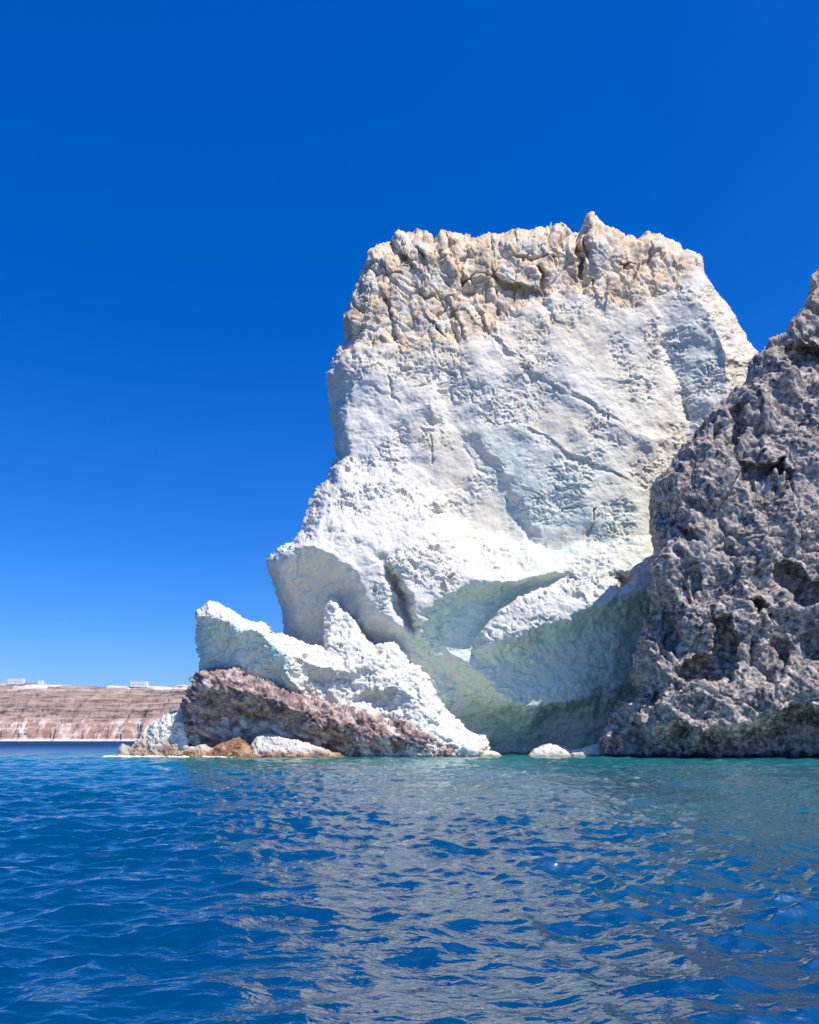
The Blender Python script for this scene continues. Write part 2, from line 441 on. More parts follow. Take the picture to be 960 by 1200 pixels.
# ------------------------------------------------------------------ 1. the white cliff
WO = [(385, 438), (393, 410), (404, 398), (400, 373), (412, 340), (423, 313), (431, 294), (448, 283), (461, 283), (467, 271), (494, 270),
      (510, 275), (518, 268), (532, 271), (556, 272), (608, 270), (637, 262), (661, 260), (671, 272), (683, 268), (688, 250), (699, 252),
      (716, 268), (737, 278), (757, 269), (783, 278), (807, 287), (821, 298), (827, 319), (842, 342), (868, 380), (884, 403), (900, 440),
      (930, 520), (940, 640), (930, 910), (340, 910), (336, 800), (333, 742), (329, 710), (318, 678), (312, 655), (323, 643), (340, 631),
      (354, 620), (360, 591), (367, 572), (386, 562), (383, 548), (393, 534), (389, 518), (387, 480)]
WL = [
 # skyline
 [(400, 250, 156), (431, 272, 153), (520, 262, 150), (640, 255, 150), (700, 240, 150.5), (760, 260, 151), (830, 270, 155), (900, 330, 160)],
 # tiers of the caprock
 [(545, 285, 149.4), (600, 285, 148.4), (655, 285, 148.6)], [(575, 320, 147.3), (610, 332, 146.8), (640, 340, 146.8)], [(582, 338, 148.2), (612, 348, 147.6), (642, 354, 147.2)],
 [(692, 262, 149.2), (700, 300, 147.2), (692, 338, 147.2)], [(675, 282, 151.6), (674, 318, 149.6)], [(740, 300, 149), (765, 310, 149.2)], [(440, 330, 149.4), (490, 335, 147.4), (530, 340, 146.8)],
 # foot of the caprock
 [(385, 405, 148), (405, 402, 146.5), (440, 410, 144.5), (470, 413, 144), (530, 404, 143.5), (580, 386, 143.8), (600, 376, 144), (640, 350, 145.5),
  (690, 346, 146), (720, 364, 145.8), (770, 345, 147.3), (800, 330, 148.5), (826, 312, 151)],
 # rounded shoulder under the caprock
 [(385, 440, 146), (400, 425, 143.3), (450, 430, 142.2), (520, 425, 141.6), (585, 405, 141.8), (650, 378, 143.2), (700, 385, 143.8), (750, 380, 145.3)],
 # upper wall
 [(380, 490, 145), (398, 490, 141.8), (450, 485, 139.6), (500, 480, 138.2), (508, 500, 138.6)],
 [(505, 480, 138.0), (512, 520, 138.1), (516, 560, 137.4), (522, 598, 136.5)],
 [(530, 490, 139.2), (547, 520, 138.9), (572, 545, 138.7), (590, 570, 138.5), (613, 620, 138.0), (633, 640, 137.3)],
 [(540, 560, 138.5), (560, 600, 138.0), (580, 625, 137.5)],
 [(600, 440, 140.2), (575, 480, 138.7), (556, 508, 138.2), (582, 538, 137.8), (600, 566, 137.5), (622, 614, 137.0), (640, 634, 136.6)],
 [(590, 408, 141.4), (640, 438, 140.2), (700, 488, 138.4), (760, 512, 138.6)],
 [(640, 458, 140.0), (700, 508, 138.7), (755, 532, 139.0)],
 [(660, 530, 137.2), (690, 580, 136.6), (740, 580, 137.6)],
 [(700, 440, 141.2), (740, 420, 143.6), (735, 470, 141.2), (765, 500, 140.6)],
 # the leaning slab on the right and its crack
 [(768, 368, 146.0), (776, 400, 145.2), (790, 455, 143.6), (800, 495, 142.6), (800, 520, 141.5)],
 [(774, 366, 147.6), (784, 400, 147.6), (797, 452, 146.2), (807, 490, 144.6), (812, 520, 143)],
 [(800, 335, 148.3), (836, 368, 145.2), (856, 410, 143.2), (856, 450, 142.4), (842, 480, 142)],
 [(850, 355, 151), (872, 390, 150), (884, 420, 150), (890, 500, 148), (900, 600, 146), (900, 700, 146), (900, 900, 146)],
 # where the ledge meets the wall
 [(375, 545, 141), (393, 536, 139.8), (440, 541, 137.7), (470, 549, 136.7), (510, 580, 135.6), (525, 605, 135.1), (560, 631, 134.6), (600, 642, 134.6),
  (640, 648, 134.6), (690, 642, 135), (760, 630, 137), (800, 640, 138.5)],
 [(480, 545, 138.0), (517, 576, 136.8), (532, 602, 137.0), (566, 626, 136.9), (605, 635, 136.8), (642, 641, 136.4), (690, 633, 136.2)],
 # ledge
 [(360, 580, 135.5), (400, 570, 133.5), (450, 585, 131.6), (500, 615, 130.4), (550, 650, 130.0), (600, 664, 130.6), (650, 664, 131.6)],
 [(345, 625, 130), (375, 615, 128.6), (410, 620, 127.4), (440, 635, 126.8), (500, 650, 126.6), (540, 668, 127.2)],
 [(415, 655, 125.4), (430, 690, 124.9), (442, 712, 124.6), (462, 730, 124.6)],
 # lip over the left alcove
 [(308, 652, 128.4), (323, 646, 126.4), (338, 644, 125.4), (350, 637, 124.8), (376, 641, 124.2), (396, 648, 124.2), (411, 660, 124.6), (420, 678, 125), (425, 696, 125.2), (438, 712, 125)],
 # alcove
 [(314, 690, 133.5), (340, 690, 130.4), (372, 680, 128.8), (392, 680, 128.6), (408, 690, 128.6), (418, 706, 128)],
 [(328, 742, 137), (350, 750, 134.2), (380, 745, 132.4), (410, 740, 130.4), (436, 752, 128.6), (470, 752, 127.4)],
 [(380, 665, 127.0), (384, 700, 130), (386, 760, 132)],
 # the open crevice
 [(440, 646, 126.0), (452, 680, 124.7), (462, 712, 124.6), (471, 734, 124.9)],
 [(446, 652, 127.2), (458, 676, 129.4), (470, 705, 129.8), (478, 732, 128.8)],
 [(452, 648, 126.2), (470, 676, 124.3), (483, 705, 123.9), (488, 730, 124.5), (494, 742, 125.4)],
 # right of it: knobs and the first lip
 [(490, 665, 125.6), (500, 690, 124.8), (505, 712, 125.2), (520, 700, 125.4), (537, 690, 126.1), (549, 684, 126.4), (570, 681, 127), (607, 682, 128.2), (637, 675, 129.5), (672, 669, 131.4)],
 [(506, 722, 127.2), (530, 716, 129.6), (552, 702, 130.6), (575, 697, 131.2), (607, 691, 131.6), (637, 682, 132), (668, 673, 132.2)],
 [(500, 738, 127.2), (525, 750, 130.2), (550, 748, 131.9), (560, 732, 132), (580, 712, 132.2), (607, 695, 132), (637, 686, 132.2)],
 # second lobe: back edge, middle, lip
 [(568, 753, 128.2), (568, 736, 128.2), (587, 718, 128.4), (609, 701, 128.8), (639, 690, 129.8), (674, 678, 131)],
 [(600, 735, 127), (640, 710, 127.4), (680, 694, 128), (700, 680, 129.4), (715, 664, 131.2)],
 [(566, 756, 127.8), (590, 751, 126.6), (622, 739, 126.4), (650, 729, 126), (677, 717, 126), (707, 708, 126), (736, 695, 126.8), (765, 692, 129)],
 # notch
 [(721, 668, 131.5), (717, 690, 128.2)], [(726, 676, 134.6), (736, 684, 134.2), (730, 690, 132)], [(748, 676, 131), (740, 690, 128)], [(760, 660, 133.5)],
 # undercut
 [(596, 764, 129.8), (630, 756, 129.8), (660, 750, 129.8), (690, 738, 130), (720, 728, 130.4), (750, 720, 132)],
 [(494, 746, 127.4), (520, 760, 130.2), (546, 775, 130.4), (580, 808, 130.6), (600, 826, 130.7), (622, 832, 131.0), (652, 822, 130.8), (690, 817, 131.4), (740, 800, 134)],
 [(560, 772, 130.2), (600, 785, 131.2), (640, 785, 131.4), (680, 776, 131.4), (720, 770, 132.2)],
 [(486, 750, 127.4), (510, 772, 131.0), (530, 793, 133.2), (560, 826, 136.6), (590, 868, 140.5), (600, 884, 141.5)],
 [(600, 842, 136.6), (625, 847, 137.4), (660, 838, 136.6), (700, 838, 136.6), (750, 840, 137)],
 [(600, 872, 141), (640, 872, 140), (680, 872, 139), (740, 872, 139)],
 [(340, 800, 138), (400, 800, 133), (450, 800, 131), (500, 830, 133), (540, 860, 138)],
 [(340, 910, 138), (450, 910, 136), (560, 910, 142), (640, 910, 141), (760, 910, 140), (930, 910, 146)],
]
wc = Rock(WO, WL, warp=(5, 34), blur_px=2.0, edge=(5, 22), seed=1)
U, V = wc.WU, wc.WV
capline = [(340, 405), (405, 402), (440, 410), (470, 413), (530, 404), (580, 386), (600, 376), (640, 350), (690, 346), (720, 364), (770, 345), (800, 330), (826, 312), (850, 345), (900, 430)]
CAP = soft(capline + [(960, 430), (960, 200), (340, 200)], U, V, 12)
ledge_poly = [(300, 645), (340, 600), (360, 520), (393, 534), (440, 541), (470, 549), (510, 580), (525, 605), (560, 631), (600, 642), (640, 648), (690, 642), (760, 630), (800, 620),
              (800, 680), (745, 690), (736, 695), (707, 708), (677, 717), (650, 729), (622, 739), (590, 751), (566, 756), (566, 736), (607, 697), (637, 686), (672, 671), (637, 675), (607, 682), (570, 681), (537, 690),
              (505, 715), (490, 742), (442, 714), (425, 700), (411, 660), (396, 648), (376, 641), (350, 638), (323, 650)]
LEDGE = soft(ledge_poly, U, V, 4)
WALL = soft([(370, 402), (405, 402), (530, 404), (600, 376), (690, 346), (800, 330), (960, 330), (960, 630), (760, 630), (690, 642), (600, 642), (560, 631), (525, 605), (510, 580), (470, 549), (393, 534), (370, 540)], U, V, 6)
SMOOTH = soft([(505, 500), (545, 510), (560, 570), (600, 600), (650, 620), (650, 645), (560, 632), (525, 605)], U, V, 12)
SLAB = soft([(775, 370), (800, 345), (850, 385), (850, 480), (812, 500), (790, 440)], U, V, 10)
UNDER = np.clip(1 - CAP - LEDGE - WALL, 0, 1) * (V > 560)
capw = CAP * np.clip(.92 + .9 * fbm(wc.P.reshape(-1, 3) / 5, 4).reshape(U.shape), .35, 1)
wc.attrs['tan'] = np.clip(capw + .95 * soft([(640, 785), (668, 788), (700, 805), (720, 806), (700, 818), (668, 806)], U, V, 6) + .5 * soft([(818, 305), (830, 310), (850, 345), (842, 352)], U, V, 5) + .16 * soft([(385, 395), (560, 390), (700, 340), (850, 340), (850, 400), (560, 430), (385, 450)], U, V, 22), 0, 1)
wc.attrs['green'] = np.clip(UNDER * sstep(430, 520, U) * .95 + .35 * SLAB + .6 * soft([(560, 500), (700, 540), (760, 600), (740, 640), (620, 640)], U, V, 40) + .18 * LEDGE * sstep(560, 660, U) + .12 * UNDER, 0, 1)  # in the undercut: olive streaks plus mint bounce and fill light painted into the colour
wc.attrs['cream'] = np.clip(WALL * (.55 + .8 * fbm(wc.P.reshape(-1, 3) / 14 + 5, 3).reshape(U.shape)) + .5 * soft([(640, 440), (700, 485), (770, 515), (770, 535), (690, 510), (630, 455)], U, V, 12), 0, 1)
wc.attrs['pink'] = UNDER * sstep(735, 800, V) * 0.0
fw = {k: w.ravel() for k, w in dict(cap=CAP, ledge=LEDGE, wall=WALL, smooth=SMOOTH, under=UNDER, slab=SLAB).items()}

def sel(): return {k: w[Rock.sel] for k, w in fw.items()}
def macro(p):
    f = sel()
    d = .9 * fbm(p / 11, 3) * (.35 + .65 * f['wall'] + .5 * f['cap'])
    d += .20 * fbm(p / 3.7 + 3, 3) * (1 - .7 * f['smooth']) * (1 - .6 * f['cap'])
    # jointed blocks of the caprock: leaning slabs with tilted faces and open joints
    wq = p + np.stack([fbm(p / 6 + k, 3) for k in (3, 9, 21)], 1) * 1.0
    R = np.array([[.90, 0, .42], [0, 1, 0], [-.42, 0, .90]])
    k = f['cap'] > .02; wk = wq[k]
    a1, a2, ai, af = worley((wk @ R) / (6.0, 8.0, 10.0))
    b1, b2, bi, bf = worley((wk @ R.T) / (2.6, 5.0, 3.6) + 50)
    c1, c2, ci, cf = worley((wk @ R) / (1.1, 2.0, 2.6) + 90)
    d[k] += f['cap'][k] * ((ai - .5) * .45 + af * 1.4 + (bi - .5) * .12 + bf * .5 + cf * .15 + .55 * jointed(p[k], 4.2, [(1, .3, -.45), (-.55, .5, -.9), (.9, -.4, .25)]) + .16 * jointed(p[k], 1.6, [(1, .2, -.5), (.3, .3, 1), (-.8, .5, -.4)]) - .55 * np.exp(-((a2 - a1) / .04) ** 2) - .30 * np.exp(-((b2 - b1) / .05) ** 2) - .15 * np.exp(-((c2 - c1) / .07) ** 2))
    return d
wc.cracks([
 (2.2, 2.2, 1, [(459, 279), (470, 294), (481, 309)]), (1.6, 1.4, .6, [(487, 289), (491, 298), (496, 308)]), (1.8, 1.8, -.8, [(520, 272), (529, 296), (537, 322)]),
 (1.6, 1.3, .4, [(573, 272), (575, 290)]), (2.4, 1.6, 0, [(575, 302), (584, 329), (610, 340), (637, 347)]), (1.8, 1.6, -.6, [(631, 312), (635, 330), (639, 345)]),
 (2.4, 2.4, -1.2, [(679, 264), (680, 300), (678, 323)]), (1.5, 1.2, .4, [(602, 269), (603, 288)]), (1.6, 1.2, .5, [(553, 328), (560, 360), (566, 388)]),
 (1.6, 1.2, -.5, [(580, 340), (582, 366), (585, 392)]), (1.4, 1.1, .4, [(503, 368), (510, 380), (516, 392)]), (1.5, 1.2, .5, [(531, 364), (538, 378), (543, 394)]),
 (1.8, 1.2, 0, [(584, 329), (560, 321), (540, 331)]), (1.6, 1.0, 0, [(421, 314), (445, 320), (465, 324)]), (1.5, 1.1, .4, [(450, 350), (458, 372), (462, 395)]),
 (2.0, 1.5, -.8, [(688, 262), (690, 282), (689, 300)]), (1.6, 1.4, .5, [(714, 332), (712, 345), (709, 358)]), (1.5, 1.2, 0, [(697, 325), (698, 342), (700, 358)]),
 (1.5, 1.0, .3, [(734, 311), (735, 329)]), (1.6, 1.1, 0, [(726, 307), (744, 312), (762, 324)]), (1.6, 1.2, .5, [(760, 285), (766, 300), (764, 318)]), (1.5, 1.0, .3, [(655, 262), (660, 275), (664, 290)]),
 (1.5, .9, 0, [(640, 270), (648, 290), (652, 312)]), (1.6, 1.0, 0, [(595, 300), (620, 302), (640, 298), (662, 300)]), (1.4, .9, 0, [(470, 330), (500, 345), (530, 350)]),
 (2.6, .5, .5, [(582, 398), (600, 416), (625, 441), (652, 456), (692, 473), (722, 490)]), (1.3, .7, 0, [(504, 492), (505, 545)]), (1.5, .8, 0, [(592, 583), (600, 598), (608, 614)]),
 (1.8, 1.0, 0, [(694, 596), (692, 625), (688, 642), (678, 660), (672, 670)]), (1.8, .9, .3, [(780, 392), (790, 430), (800, 462), (806, 490)]), (1.6, .4, .2, [(420, 452), (455, 458), (500, 448), (510, 440)]),
 (1.4, .7, 0, [(455, 430), (458, 458), (470, 470)]), (2.0, .3, 0, [(540, 520), (556, 552), (575, 560)]), (2.4, .3, .3, [(620, 505), (650, 520), (690, 545), (730, 560)]),
])
wc.displace(macro, 3)

def mid(p):
    f = sel()
    w = p + np.stack([fbm(p / 2.2 + k, 3) for k in (1, 7, 13)], 1) * .9
    # wind-cut scales on the wall
    sc = ridged(w / (2.3, 2.3, 1.25), 4, .55)
    d = -.13 * sc * f['wall'] * (1 - .75 * f['smooth']) * (1 - .5 * f['slab'])
    # long shallow cracks
    for q_, am, wd in (((7, 7, 3.0), .40, .03), ((3.0, 3, 1.1), .22, .07), ((1.5, 1.5, .6), .13, .10)):
        cr = np.abs(perlin(w / q_ + 70 * am)); d -= (f['wall'] * (1 - .6 * f['smooth']) + .6 * f['ledge']) * am * np.exp(-(cr / wd) ** 2)
    # upright flutes of the smooth panel
    d += f['smooth'] * .22 * perlin(w / (1.1, 1.1, 14))
    # knobs and pits of the ledge
    d += f['ledge'] * (.26 * fbm(w / (2.4, 2.4, 1.3) + 5, 5, .6) + .16 * ridged((w @ np.array([[.85, 0, .5], [0, 1, 0], [-.5, 0, .85]])) / (3.5, 2.5, .9), 3) - .45 * sstep(.42, .6, perlin(w / 1.2 + 90)))
    # thin bedding
    bed = perlin(w / (9, 9, .42) + 33); bed2 = perlin(w / (7, 7, .9) + 55)
    d += (.10 * f['slab'] + .05 * f['wall']) * bed + .12 * f['wall'] * bed2
    # folds under the lips
    fo = ridged((w @ np.array([[.8, 0, .6], [0, 1, 0], [-.6, 0, .8]])) / (5.5, 4, 1.6), 3, .5)
    d += f['under'] * (.12 * fo + .14 * bed2 * sstep(-.2, .3, perlin(p / 6 + 8)) + .07 * fbm(w / 1.5 + 44, 4, .6) - .22 * np.exp(-(perlin(w / (6, 6, 3.5) + 21) / .025) ** 2))
    d *= .25 + 1.1 * sstep(-.3, .4, fbm(p / 8 + 77, 3))
    # cap roughness
    d += f['cap'] * (.05 * fbm(w / .9, 3, .6) - .03 * ridged((w @ np.array([[.9, 0, .42], [0, 1, 0], [-.42, 0, .9]])) / (1.0, 1.0, 4.5) + 8, 2))
    d += .03 * fbm(p / .5, 3, .6)
    return d
wc.displace(mid, 1.2)

white = root('white_cliff', at(560, 884, 136), 'tall white sea cliff with a jagged tan top above a greenish hollow', 'cliff')
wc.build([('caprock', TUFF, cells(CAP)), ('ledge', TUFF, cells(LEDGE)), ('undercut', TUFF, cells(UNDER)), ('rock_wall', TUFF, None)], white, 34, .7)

# ------------------------------------------------------------------ 2. the white headland in front of it
HO = [(229, 711), (236, 714), (239, 707), (245, 704), (261, 710), (282, 723), (314, 731), (320, 741), (339, 745), (378, 757), (380, 708), (386, 697), (399, 707),
      (413, 719), (430, 750), (440, 755), (463, 752), (475, 763), (480, 778), (490, 778), (507, 793), (513, 813), (527, 833), (547, 853), (570, 863),
      (575, 877), (566, 886), (566, 910), (222, 910), (225, 800), (232, 784), (231, 759)]
HL = [
 [(215, 690, 121), (250, 690, 120), (300, 710, 120), (320, 725, 120)],
 # crest
 [(226, 713, 117), (236, 714, 115.0), (246, 708, 115.2), (261, 713, 115.0), (282, 726, 115.4), (314, 735, 116.2), (322, 745, 117)],
 [(228, 722, 116.2), (240, 722, 114.2), (260, 728, 113.9), (280, 740, 114.4), (310, 742, 115.2), (322, 756, 115.8), (333, 775, 116), (344, 800, 116)],
 # hollow under the crest
 [(228, 745, 119), (240, 748, 117.6), (262, 750, 117.0), (285, 758, 117.0), (305, 768, 117.2), (322, 785, 117.6), (336, 808, 117.8)],
 [(225, 785, 119.5), (245, 782, 118.6), (270, 782, 118), (300, 792, 118.2), (330, 806, 118.4)],
 # ridge running back to the cliff
 [(339, 746, 122), (379, 757, 122.4), (400, 770, 121.4)],
 [(345, 770, 117.6), (360, 775, 118.4), (390, 785, 118.6), (420, 785, 119.2)],
 [(350, 790, 119.4), (375, 796, 120.2), (400, 798, 120.2), (425, 795, 120.2)],
 [(355, 815, 119.8), (380, 820, 120), (405, 822, 119.2)],
 # lit apron
 [(382, 688, 127), (392, 715, 125.2), (400, 745, 122.8), (425, 765, 121), (445, 785, 119.8)],
 [(400, 705, 126.4), (414, 722, 125.6), (431, 750, 124.4), (442, 757, 123.8), (463, 755, 123.8), (476, 765, 123.6), (482, 780, 123), (492, 782, 122.8), (508, 795, 122.8), (514, 815, 122.2), (528, 835, 121.6), (548, 855, 121.2), (572, 865, 120.6)],
 [(445, 810, 118.6), (470, 800, 119.4), (490, 820, 118.6), (510, 850, 118), (540, 875, 117.4)],
 # blue hollow in the apron
 [(428, 808, 119.4), (440, 806, 119.4), (462, 808, 119)], [(430, 815, 121), (450, 818, 121.2), (458, 830, 120.4), (452, 842, 120)],
 # foot
 [(215, 830, 118), (300, 830, 117.5), (400, 845, 117.5), (480, 860, 117), (560, 880, 117)],
 [(215, 910, 118), (400, 910, 117), (570, 910, 117.5)],
]
hd = Rock(HO, HL, warp=(4, 22), blur_px=1.4, edge=(2.2, 9), seed=2)
U, V = hd.WU, hd.WV
CREST = soft([(215, 690), (320, 720), (330, 750), (345, 800), (340, 815), (215, 800)], U, V, 5)
low = sstep(0, 14, V - np.interp(U, [220, 267, 320, 386, 423, 457, 490, 547, 575], [790, 785, 806, 830, 842, 855, 862, 884, 890]))
hd.attrs['tan'] = CREST * .12
hd.attrs['pink'] = np.clip(low * .9 * sstep(-.25, .2, fbm(hd.P.reshape(-1, 3) / 1.6, 4)).reshape(U.shape), 0, 1)
hd.attrs['green'] = np.clip(CREST * sstep(718, 740, V) * .7 + .1, 0, 1)  # olive tone with the shade of the crest's face painted in, below its top
fcw, flw = CREST.ravel(), low.ravel()
def hmac(p):
    return .5 * fbm(p / 4, 3) + .22 * fbm(p / 1.5 + 4, 3)
hd.displace(hmac, 2)
def hmid(p):
    fc, fl = fcw[Rock.sel], flw[Rock.sel]
    w = p + np.stack([fbm(p / 1.5 + k, 2) for k in (1, 7, 13)], 1) * .5
    lay = perlin((w @ np.array([[.93, 0, .36], [0, 1, 0], [-.36, 0, .93]])) / (6, 4, .6) + 12)
    return .13 * lay - .3 * np.exp(-(perlin(w / (3.5, 3.5, 2.2) + 21) / .035) ** 2) + .16 * fbm(w / .8, 4, .6) - .28 * sstep(.3, .55, perlin(w / (1.6, 1.6, .9) + 90)) * (1 - .6 * fc) + fl * .2 * billow(w / .8, 3) + .05 * fbm(p / .35, 2)
hd.displace(hmid, 1)
head = root('white_headland', at(400, 887, 117), 'low white headland with a pale hooked crest left of the tall white cliff', 'headland')
hd.build([('crest', TUFF, cells(CREST)), ('slope', TUFF, None)], head, 16, .8)

# ------------------------------------------------------------------ 3. the reddish band of rock at its foot
RO = [(216, 850), (213, 835), (214, 820), (222, 808), (226, 794), (236, 784), (250, 782), (267, 782), (279, 781), (290, 792), (320, 801), (345, 813), (386, 822), (423, 833),
      (457, 846), (477, 840), (490, 855), (520, 868), (549, 882), (552, 910), (216, 910)]
RL = [
 [(205, 770, 119), (240, 770, 117.6), (280, 770, 117.4), (350, 800, 117.8), (430, 825, 118.6), (490, 845, 119), (560, 880, 118.4)],
 [(222, 810, 115.4), (240, 790, 114.6), (262, 787, 114.8), (279, 786, 115.2), (292, 797, 115.4), (320, 806, 115.6), (345, 818, 115.8), (386, 828, 116.2), (423, 838, 116.8), (457, 851, 117), (480, 848, 117.2), (520, 872, 117)],
 [(217, 830, 115.2), (236, 805, 113.4), (260, 802, 113.2), (285, 808, 113.0), (315, 818, 112.8), (345, 832, 113), (380, 842, 113.8), (415, 852, 115), (450, 862, 115.6), (490, 872, 115.8)],
 [(216, 845, 116), (232, 838, 115.4), (248, 838, 117), (262, 842, 118), (280, 845, 117.8), (310, 843, 117), (340, 850, 116.4), (372, 862, 115.2), (405, 868, 116.4), (450, 876, 117)],
 [(215, 860, 117), (232, 858, 116), (250, 858, 117.4), (280, 858, 117), (310, 858, 116.6), (340, 862, 116), (380, 872, 116.4), (410, 876, 118), (450, 880, 118), (500, 880, 117.4)],
 [(215, 910, 117.4), (300, 910, 117), (400, 910, 117.6), (560, 910, 118)],
]
rb = Rock(RO, RL, warp=(4, 18), blur_px=1.2, edge=(1.6, 7), seed=3)
U, V = rb.WU, rb.WV
rot_ = np.array([[.90, 0, .43], [0, 1, 0], [-.43, 0, .90]])
streak = sstep(.12, .38, fbm((rb.P.reshape(-1, 3) @ rot_) / (3.0, 2.0, .9), 4)).reshape(U.shape)
rb.attrs['pink'] = np.clip(1 - (.25 + .55 * sstep(340, 480, U)) * streak - .5 * soft([(300, 846), (330, 846), (360, 862), (340, 866), (232, 862), (250, 846)], U, V, 6), 0, 1)
rb.attrs['tan'] = 0 * U; rb.attrs['green'] = 0 * U
rb.attrs['ochre'] = sstep(868, 880, V) * .5
def rmac(p): return .45 * fbm(p / 3, 3) + .12 * billow(p / 1.8, 2)
rb.displace(rmac, 2)
def rmid(p):
    w = p + np.stack([fbm(p / 1.2 + k, 2) for k in (1, 7, 13)], 1) * .4
    rot = np.array([[.90, 0, .43], [0, 1, 0], [-.43, 0, .90]])
    f1, f2, _, ff = worley((w @ rot) / (3.4, 1.6, 1.1))
    lay = ridged((w @ rot) / (4.0, 2.5, .8), 3)
    h1, h2, hi_, hf = worley((w @ rot) / (1.5, 1.0, .7) + 9)
    return .1 * (.5 - f1) + 1.1 * ff + .3 * hf + .15 * (hi_ - .5) + .32 * jointed(p @ rot, 2.4, [(.35, .3, 1), (-.5, .4, .8), (1, .4, .3)]) + .08 * jointed(p @ rot, .8, [(.4, .2, 1), (1, .3, -.4)]) + .2 * lay + .09 * fbm(w / .6, 4, .6) - .3 * np.exp(-((f2 - f1) / .06) ** 2) - .28 * sstep(.25, .5, perlin((w @ rot) / (2.6, 1.4, .8) + 60))
rb.displace(rmid, 3)
red = root('reddish_outcrop', at(330, 887, 115), 'craggy pinkish brown rock outcrop along the waterline below the white headland', 'rock')
rb.build([('craggy_rock', TUFF, None)], red, 7, .85)

# ------------------------------------------------------------------ 4. rocks on the shore
def shore_rock(name, outline, lines, label, attrs, depth, group=None, amp=.3, edge=(1.6, 7), seed=5, part='boulder'):
    r = Rock(outline, lines, step=.6, warp=(2.2, 12), blur_px=1.0, edge=edge, seed=seed)
    for k in ('tan', 'pink', 'green', 'ochre'): r.attrs[k] = attrs.get(k, lambda u, v: 0 * u)(r.WU, r.WV)
    r.displace(lambda p: amp * fbm(p / 1.6, 3), 2)
    r.displace(lambda p: amp * (.5 * fbm(p / .6, 4, .6) - .7 * sstep(.3, .55, perlin(p / .9 + 60))), 1)
    us = [p[0] for p in outline]
    rt = root(name, at((min(us) + max(us)) / 2, 887, lines[0][0][2]), label, 'rock', group)
    o = r.build([(part, TUFF, None)], None, depth, .85)[0]
    # a lone boulder is one mesh: no separate root needed
    bpy.data.objects.remove(rt)
    o.name = name
    return tag(o, label, 'rock', group)

shore_rock('shore_rock', [(150, 878), (158, 868), (170, 858), (180, 846), (190, 838), (204, 833), (213, 830), (222, 832), (226, 910), (148, 910)],
  [[(140, 886, 117), (160, 884, 116), (190, 884, 115.4), (220, 884, 115)], [(150, 870, 120), (175, 850, 119), (205, 832, 119), (226, 826, 119)],
   [(165, 872, 117.6), (190, 856, 117), (203, 850, 117)], [(206, 852, 118), (210, 880, 116.6)], [(216, 845, 117), (220, 870, 116)], [(140, 910, 117), (226, 910, 115)]],
  'pale sloping shore rock with an ochre foot at the far left end of the headland',
  {'ochre': lambda u, v: sstep(866, 882, v + 6 * np.sin(u / 5)) * .8, 'pink': lambda u, v: .35 * soft([(170, 860), (190, 858), (206, 880), (165, 886)], u, v, 6), 'green': lambda u, v: 0 * u + .12}, 6, seed=6)
shore_rock('tip_rock', [(137, 882), (139, 874), (144, 870), (149, 873), (151, 880), (153, 900), (134, 900)],
  [[(130, 887, 116), (155, 887, 116)], [(135, 868, 117.5), (155, 868, 117.5)], [(140, 878, 116.4), (150, 878, 116.4)], [(130, 902, 116), (158, 902, 116)]],
  'tiny yellowish rock standing alone in the surf at the left tip of the shore', {'ochre': lambda u, v: 0 * u + .55, 'green': lambda u, v: .4 + 0 * u}, 2, amp=.12, edge=(.7, 4), seed=7)
def ochre_foot(u, v): return np.clip(.25 + .75 * sstep(872, 884, v), 0, 1)
for i, (pl, lab) in enumerate([
    ([(214, 886), (217, 878), (226, 874), (238, 872), (248, 876), (252, 884), (256, 902), (212, 902)], 'rounded ochre rock at the waterline under the reddish outcrop, leftmost of the three there'),
    ([(246, 884), (252, 874), (266, 868), (280, 864), (292, 872), (306, 878), (314, 886), (318, 902), (244, 902)], 'dark rust brown rock at the waterline between the ochre rock and the pale slab'),
    ([(292, 884), (294, 872), (304, 860), (318, 858), (340, 866), (362, 872), (388, 880), (404, 885), (408, 902), (290, 902)], 'long pale tan slab with an ochre foot sloping into the water below the reddish outcrop')]):
    u0, u1 = pl[0][0], pl[-2][0]
    Y = 112.6 - .5 * (i == 2)
    shore_rock('waterline_rock', pl, [[(u0 - 8, 888, Y), ((u0 + u1) / 2, 888, Y - 1), (u1 + 8, 888, Y)], [(u0 - 8, 852, Y + 3.5), (u1 + 8, 852, Y + 3.5)], [(u0, 874, Y + 1), ((u0 + u1) / 2, 874, Y + .4), (u1, 876, Y + 1.5)], [(u0 - 8, 904, Y), (u1 + 8, 904, Y)]],
      lab, [{'ochre': ochre_foot}, {'ochre': lambda u, v: 0 * u + .9, 'pink': lambda u, v: 0 * u + .6}, {'ochre': lambda u, v: .9 * sstep(877, 885, v), 'pink': lambda u, v: .25 + 0 * u}][i], 3, 'low rocks along the waterline', .22, (1.2, 6), 8 + i)
